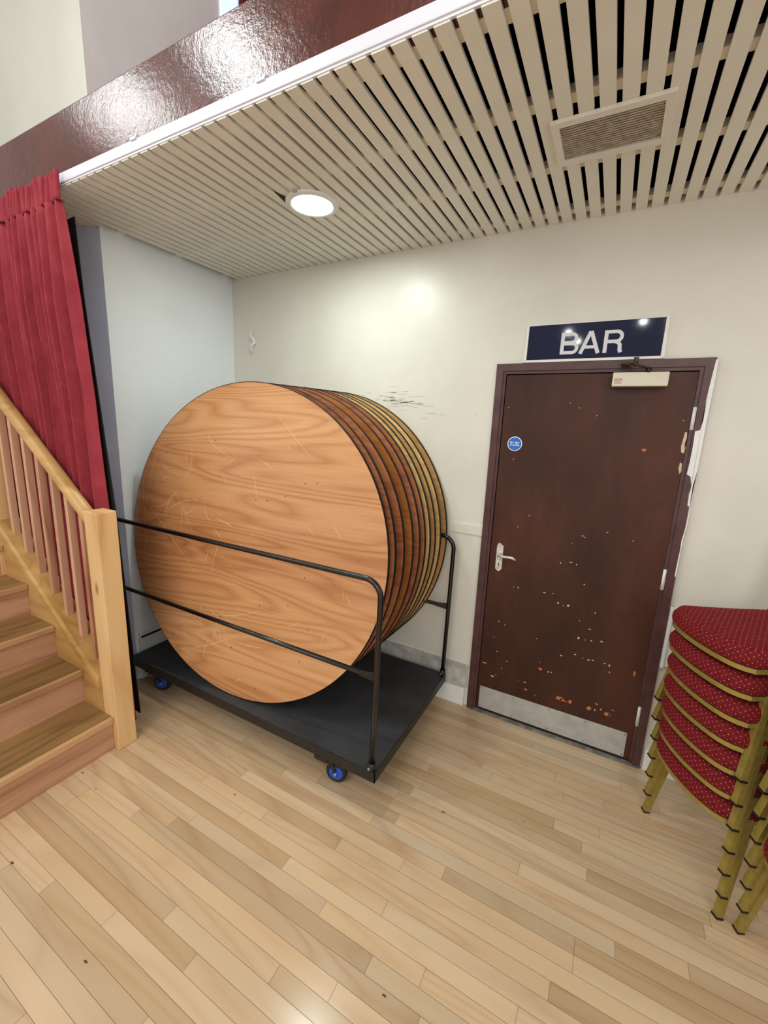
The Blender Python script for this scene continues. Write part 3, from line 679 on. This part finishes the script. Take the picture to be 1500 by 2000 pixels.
# ---------------------------------------------------------------- round tables
TR = .862
tb = bpy.data.objects.new('round_table', None); COL.objects.link(tb); tb.empty_display_size = .05
b = MB(); seg = 128
ring = [(TR - .003) * Vector((math.cos(2 * math.pi * i / seg), 0, math.sin(2 * math.pi * i / seg))) for i in range(seg)]
c0 = Vector((0, 0, TR))
b.prism([c0 + v for v in ring], (0, .018, 0)); top0 = b.build('table_top', M['top_red'], tb)
b = MB(); pr = [(TR - .004, -.0004), (TR - .0008, .0), (TR, .002), (TR, .016), (TR - .0008, .018), (TR - .004, .0184)]
rg = [[b.b.verts.new((r_ * math.cos(2 * math.pi * i / seg), yy, TR + r_ * math.sin(2 * math.pi * i / seg))) for i in range(seg)] for r_, yy in pr]
for a_, c_ in zip(rg, rg[1:]):
    for i in range(seg): f = b.b.faces.new((a_[i], a_[(i + 1) % seg], c_[(i + 1) % seg], c_[i])); f.smooth = True
b.build('edge_band', M['edge'], tb)
for sgn in (-1, 1):
    b = MB(); xx = .36
    b.tube([(-xx, .026, TR + sgn * .1), (-xx, .026, TR + sgn * .62), (-xx + .04, .026, TR + sgn * .66), (xx - .04, .026, TR + sgn * .66), (xx, .026, TR + sgn * .62), (xx, .026, TR + sgn * .1)], .0075, 8)
    b.build('folded_leg', M['black_tube'], tb)
kinds = [('top_orange', 'large round table standing on edge at the front of the row, scratched orange wood face'),
         ('top_red', 'second round table from the front, standing on edge just behind the scratched one'),
         ('top_red', 'third round table from the front on the trolley, thin reddish crescent showing'),
         ('top_brown', 'fourth round table from the front, darkest orange-brown crescent of the row'),
         ('top_red', 'fifth round table from the front, behind the darkest orange-brown one'),
         ('top_red', 'sixth round table from the front, last reddish one before the pale tables'),
         ('top_pale', 'seventh round table from the front, palest yellow crescent showing at the top'),
         ('top_tan', 'eighth round table from the front, narrow tan crescent behind the palest one'),
         ('top_pale', 'ninth round table from the front, second to last before the wall'),
         ('top_tan', 'last round table of the row, standing closest to the back wall')]
FR = [0, .09, .216, .353, .467, .564, .657, .756, .865, 1.0]
for i, (mt, lb) in enumerate(kinds):
    o = tb if i == 0 else copy_tree(tb)
    s = FR[i]
    if i == 0: pass
    cxx = .896 + (.919 - .896) * s; cyy = -.894 + (-.108 + .894) * s; ti = .106 + (.043 - .106) * s; yw = .069 * (1 - s)
    o.location = (cxx, cyy, ZP + .0015 + .0); o.rotation_euler = (-ti, 0, yw)
    tag(o, lb, 'table', 'round folding tables on the trolley')
    tp_ = [c for c in o.children if c.name.startswith('table_top')][0]
    if i: tp_.data = tp_.data.copy()
    tp_.data.materials[0] = M[mt]
# tiny lift so the back rim corner does not sink, then the front table's scratches and screw holes on its own mesh
front_top = top0
bm = bmesh.new(); bm.from_mesh(front_top.data)
front_top.data.materials.append(M['scratch']); front_top.data.materials.append(M['hole'])
Mw = Matrix.Translation(Vector((.896, -.894, ZP + .0015))) @ (Matrix.Rotation(.069, 4, 'Z') @ Matrix.Rotation(-.106, 4, 'X'))
Mi = Mw.inverted(); O_ = Mi @ CAMP
def on_top(u, v):
    dd = Mi.to_3x3() @ (right * (u - 750) / 819.43 - up * (v - 1000) / 819.43 - back)
    t_ = (-.0006 - O_.y) / dd.y; return O_ + dd * t_
def stroke(pts, wd):
    P_ = [on_top(*p) for p in pts]
    if len(P_) == 3:   # smooth arc through three points
        a_, b_, c_ = P_; P_ = []
        for i in range(13):
            s_ = i / 12; P_.append(a_ * (2 * (s_ - .5) * (s_ - 1)) + b_ * (4 * s_ * (1 - s_)) + c_ * (2 * s_ * (s_ - .5)))
    if any((p - Vector((0, p.y, TR))).length > TR - .006 for p in P_): return
    prev = None
    for i, p in enumerate(P_):
        dd = (P_[min(i + 1, len(P_) - 1)] - P_[max(i - 1, 0)]).normalized(); nn = Vector((-dd.z, 0, dd.x))
        w_ = wd * (.25 + .75 * math.sin(math.pi * (i + .5) / len(P_))) if len(P_) > 3 else wd * (.5 + .5 * (i % 2))
        cur = (bm.verts.new(p + nn * w_), bm.verts.new(p - nn * w_))
        if prev:
            f = bm.faces.new((prev[0], cur[0], cur[1], prev[1])); f.material_index = 1
            if f.normal.y > 0: f.normal_flip()
        prev = cur
def c2(x, y): return (220 + x / 3.75, 720 + y / 3.75)      # marks read off enlargements of the photograph
for s_ in ([(350, 650), (410, 745), (540, 785)], [(575, 580), (570, 720), (500, 830)], [(285, 1000), (390, 990), (480, 885)], [(390, 1070), (480, 985), (640, 958)], [(530, 610), (535, 640), (545, 680)], [(250, 980), (400, 1190), (600, 1490)], [(350, 560), (290, 720), (245, 990)], [(370, 320), (335, 480), (275, 700)], [(705, 480), (740, 560), (880, 660)], [(1200, 330), (1330, 500), (1480, 680)], [(885, 85), (870, 130), (855, 178)], [(850, 470), (880, 462), (920, 440)], [(740, 1165), (770, 1210), (805, 1255)], [(440, 880), (510, 1010), (580, 1200)], [(1020, 730), (1045, 850), (1055, 960)], [(670, 1000), (690, 1080), (715, 1110)], [(800, 760), (820, 810), (828, 850)], [(235, 1100), (242, 1230), (232, 1375)], [(470, 900), (420, 960), (390, 1050)], [(430, 920), (400, 990), (380, 1080)], [(755, 1090), (820, 1130), (890, 1160)], [(900, 640), (870, 680), (830, 700)], [(1060, 660), (1130, 700), (1170, 740)], [(1280, 560), (1295, 580), (1310, 592)], [(575, 590), (585, 600), (590, 612)], [(365, 805), (385, 800), (405, 788)], [(790, 1250), (760, 1330), (720, 1490)], [(240, 750), (225, 900), (245, 1100)], [(820, 1120), (850, 1140), (870, 1155)], [(500, 1020), (505, 1100), (500, 1190)], [(600, 1010), (560, 1050), (510, 1060)], [(700, 1320), (690, 1370), (670, 1410)]):
    stroke([c2(*p) for p in s_], .0011)
def c5(x, y): return (220 + x / 5, 1180 + y / 5)
for s_ in ([(780, 430), (1000, 380), (1240, 290)], [(1080, 230), (1110, 340), (1142, 490)], [(942, 342), (900, 430), (885, 512)], [(1140, 345), (1300, 400), (1480, 430)], [(960, 60), (1020, 200), (1070, 430)], [(870, 10), (850, 120), (880, 240)], [(1000, 50), (1140, 110), (1430, 70)], [(800, 160), (850, 180), (890, 270)], [(660, 432), (690, 432), (720, 430)], [(790, 420), (850, 415), (890, 414)], [(1200, 755), (1225, 740), (1252, 725)], [(950, 260), (1000, 290), (1050, 320)], [(970, 330), (990, 290), (1020, 230)], [(990, 220), (1000, 280), (1020, 370)], [(1060, 60), (1100, 120), (1140, 190)], [(925, 20), (1010, 110), (1060, 180)]):
    stroke([c5(*p) for p in s_], .0013)
def c3(x, y): return (560 + x / 3.75, 1020 + y / 3.75)
for s_ in ([(295, 790), (255, 870), (265, 920)], [(0, 770), (60, 750), (100, 730)], [(410, 500), (412, 530), (415, 560)], [(140, 20), (180, 70), (215, 110)], [(330, 10), (370, 70), (405, 130)], [(430, 530), (455, 580), (475, 620)]):
    stroke([c3(*p) for p in s_], .001)
rq = random.Random(21)
for i in range(90):
    u_, v_ = rq.gauss(390, 75), rq.gauss(1030, 95); a = rq.uniform(0, 3.14); L = rq.uniform(2, 11)
    if (u_ - 488) ** 2 / 240 ** 2 + (v_ - 1068) ** 2 / 312 ** 2 > .9: continue
    stroke([(u_, v_), (u_ + math.cos(a) * L * .5 + rq.uniform(-1, 1), v_ + math.sin(a) * L * .5), (u_ + math.cos(a) * L, v_ + math.sin(a) * L)], rq.uniform(.0003, .0008))
for u_, v_ in [c2(*q) for q in ((397, 613), (298, 830), (358, 835), (573, 950), (638, 955), (1048, 960), (1133, 968), (1412, 842), (268, 1185), (1500, 840), (1265, 935), (755, 525))] + [c5(*q) for q in ((597, 295), (1160, 420), (1050, 118), (1435, 18), (1000, 820), (1390, 826))] + [c3(*q) for q in ((92, 1023), (155, 790), (8, 610), (130, 410))]:
    p = on_top(u_, v_); f = bm.faces.new([bm.verts.new((p.x + .0032 * math.cos(-a * math.pi / 4), p.y - .0001, p.z + .0032 * math.sin(-a * math.pi / 4))) for a in range(8)]); f.material_index = 2
    if f.normal.y > 0: f.normal_flip()
bm.to_mesh(front_top.data); bm.free()

# ---------------------------------------------------------------- banqueting chairs
# local frame: x along the chair's front, y backwards from the front legs' feet, z up
def make_chair():
    ch = bpy.data.objects.new('banquet_chair', None); COL.objects.link(ch); ch.empty_display_size = .05
    def outline(wf, wb, yf, yb, bow, n=10):
        P_ = []
        for i in range(n * 2 + 1):            # front, left to right, bowed
            s = -1 + i / n; ex = abs(s) ** 6 * .012
            P_.append((s * wf, yf - bow * (1 - s * s) + abs(s) ** 8 * .03))
        for i in range(1, 11): t_ = i / 10; P_.append((wf + (wb - wf) * t_, yf + .03 + (yb - yf - .03) * t_))
        for i in range(1, 12): s = 1 - 2 * i / 11; P_.append((s * wb, yb + .004 * (1 - s * s)))
        for i in range(1, 10): t_ = i / 10; P_.append((-wb + (wb - wf) * t_ , yb + (yf + .03 - yb) * t_))
        return P_
    O0 = [(x + .012 - .0, y) for x, y in outline(.192, .176, -.052, .375, .036)]
    cx0, cy0 = 0, .16
    def sc(P_, k): # inset by distance k
        out_ = []
        for (x, y) in P_:
            dx, dy = x - cx0, y - cy0; L = math.hypot(dx, dy); out_.append((x - dx / L * k, y - dy / L * k))
        return out_
    b = MB(); uvl = b.b.loops.layers.uv.new('UVMap')
    levels = [(0.006, .4075), (-.003, .413), (-.006, .427), (-.003, .442), (.006, .456), (.018, .465), (.036, .470), (.085, .474), (.15, .475)]
    rg = [[b.b.verts.new((x, y, z)) for x, y in sc(O0, k)] for k, z in levels]
    per = [0]; q = O0 + [O0[0]]
    for a_, c_ in zip(q, q[1:]): per.append(per[-1] + math.hypot(a_[0] - c_[0], a_[1] - c_[1]))
    n = len(O0); hz = [0]
    for a_, c_ in zip(levels, levels[1:]): hz.append(hz[-1] + math.hypot(a_[0] - c_[0], a_[1] - c_[1]))
    for j in range(len(levels) - 1):
        for i in range(n):
            f = b.b.faces.new((rg[j][i], rg[j][(i + 1) % n], rg[j + 1][(i + 1) % n], rg[j + 1][i])); f.smooth = True
            uvs = [(per[i], hz[j]), (per[i + 1], hz[j]), (per[i + 1], hz[j + 1]), (per[i], hz[j + 1])] if j < 5 else None
            for lp, k_ in zip(f.loops, range(4)):
                lp[uvl].uv = uvs[k_] if uvs else (lp.vert.co.x, lp.vert.co.y)
    f = b.b.faces.new(rg[-1]); f.smooth = True
    for lp in f.loops: lp[uvl].uv = (lp.vert.co.x, lp.vert.co.y)
    f = b.b.faces.new(rg[0][::-1]); b.build('seat', M['cloth'], ch)
    b = MB(); lo_, hi_ = sc(O0, .0), sc(O0, .022)
    V = [[b.b.verts.new((x, y, z)) for x, y in P_] for P_, z in ((lo_, .3905), (lo_, .407), (hi_, .407), (hi_, .3905))]
    for a_, c_ in zip(V, V[1:] + V[:1]):
        for i in range(n): b.b.faces.new((a_[i], a_[(i + 1) % n], c_[(i + 1) % n], c_[i]))
    b.build('seat_frame', M['gold'], ch)
    T = .0235
    for s in (-1, 1):
        b = MB(); b.bar((s * .216, 0, .004), (s * .186, .06, .3915), T, T, (1, 0, 0)); lg = b.build('leg', M['gold'], ch)
        b = MB(); b.bar((s * .2163, -.0006, .0), (s * .2155, .001, .008), T + .003, T + .003, (1, 0, 0)); b.build('foot_cap', M['rubber'], lg)
        b = MB(); b.bar((s * .203, .46, .004), (s * .196, .385, .44), T, T, (1, 0, 0)); b.bar((s * .196, .385, .43), (s * .186, .45, .90), T, T, (1, 0, 0)); lg = b.build('leg', M['gold'], ch)
        lg['label'] = 'rear leg running up into the back upright'
        b = MB(); b.bar((s * .2032, .4605, .0), (s * .203, .459, .008), T + .003, T + .003, (1, 0, 0)); b.build('foot_cap', M['rubber'], lg)
    b = MB(); b.tube([(-.186 * math.cos(math.pi * i / 12), .45 + .004, .90 + .03 * math.sin(math.pi * i / 12)) for i in range(13)], .0115, 8); b.build('back_frame', M['gold'], ch)
    b = MB(); uvl = b.b.loops.layers.uv.new('UVMap'); nn = 14
    for face in (0, 1):
        g = []
        for j in range(nn + 1):
            r_ = []
            for i in range(nn + 1):
                u_, v_ = i / nn * 2 - 1, j / nn * 2 - 1; e = (1 - abs(u_) ** 6) * (1 - abs(v_) ** 6)
                z = .70 + v_ * (.195 + .014 * (1 - u_ * u_)); y = .425 + (z - .7) * .138 + (-.026 if face == 0 else .014) * e ** .5
                r_.append(b.b.verts.new((u_ * .172, y, z)))
            g.append(r_)
        for j in range(nn):
            for i in range(nn):
                f = b.b.faces.new((g[j][i], g[j][i + 1], g[j + 1][i + 1], g[j + 1][i])); f.smooth = True
                for lp in f.loops: lp[uvl].uv = (lp.vert.co.x, lp.vert.co.z)
    bmesh.ops.remove_doubles(b.b, verts=b.b.verts[:], dist=1e-4); b.build('backrest', M['cloth'], ch)
    return ch
ch0 = make_chair()
# front legs' feet of the wall stack at (2.932,-.303) and (3.138,-.681)
ang = math.atan2(-.878, .479); DZ = .098
ordn = ['lowest', 'second lowest', 'third lowest', 'middle', 'third from the top', 'second from the top', 'topmost']
first = True
for st_i, (bx, by, lab) in enumerate(((3.035, -.492, 'stack beside the brown door'), (3.300, -.888, 'nearer stack at the right picture edge'))):
    for k in range(7):
        o = ch0 if first else copy_tree(ch0); first = False
        jx = [.0, .001, -.001, .0, .0015, -.001, .0][k]
        o.location = (bx - .0065 * k * .878 + jx, by - .0065 * k * .479 - jx, DZ * k + .0005); o.rotation_euler = (0, 0, ang + [0, .006, -.004, .003, -.006, .004, 0][k])
        if st_i == 0: txt = {0: 'lowest red seated gold chair, feet on floor', 6: 'topmost red seated gold chair, cushion top visible'}.get(k, ordn[k] + ' red seated gold framed chair') + ', in the ' + lab
        else: txt = ordn[k] + ' gold legged chair in the ' + lab
        tag(o, txt, 'chair', 'red banqueting chairs in the ' + lab)
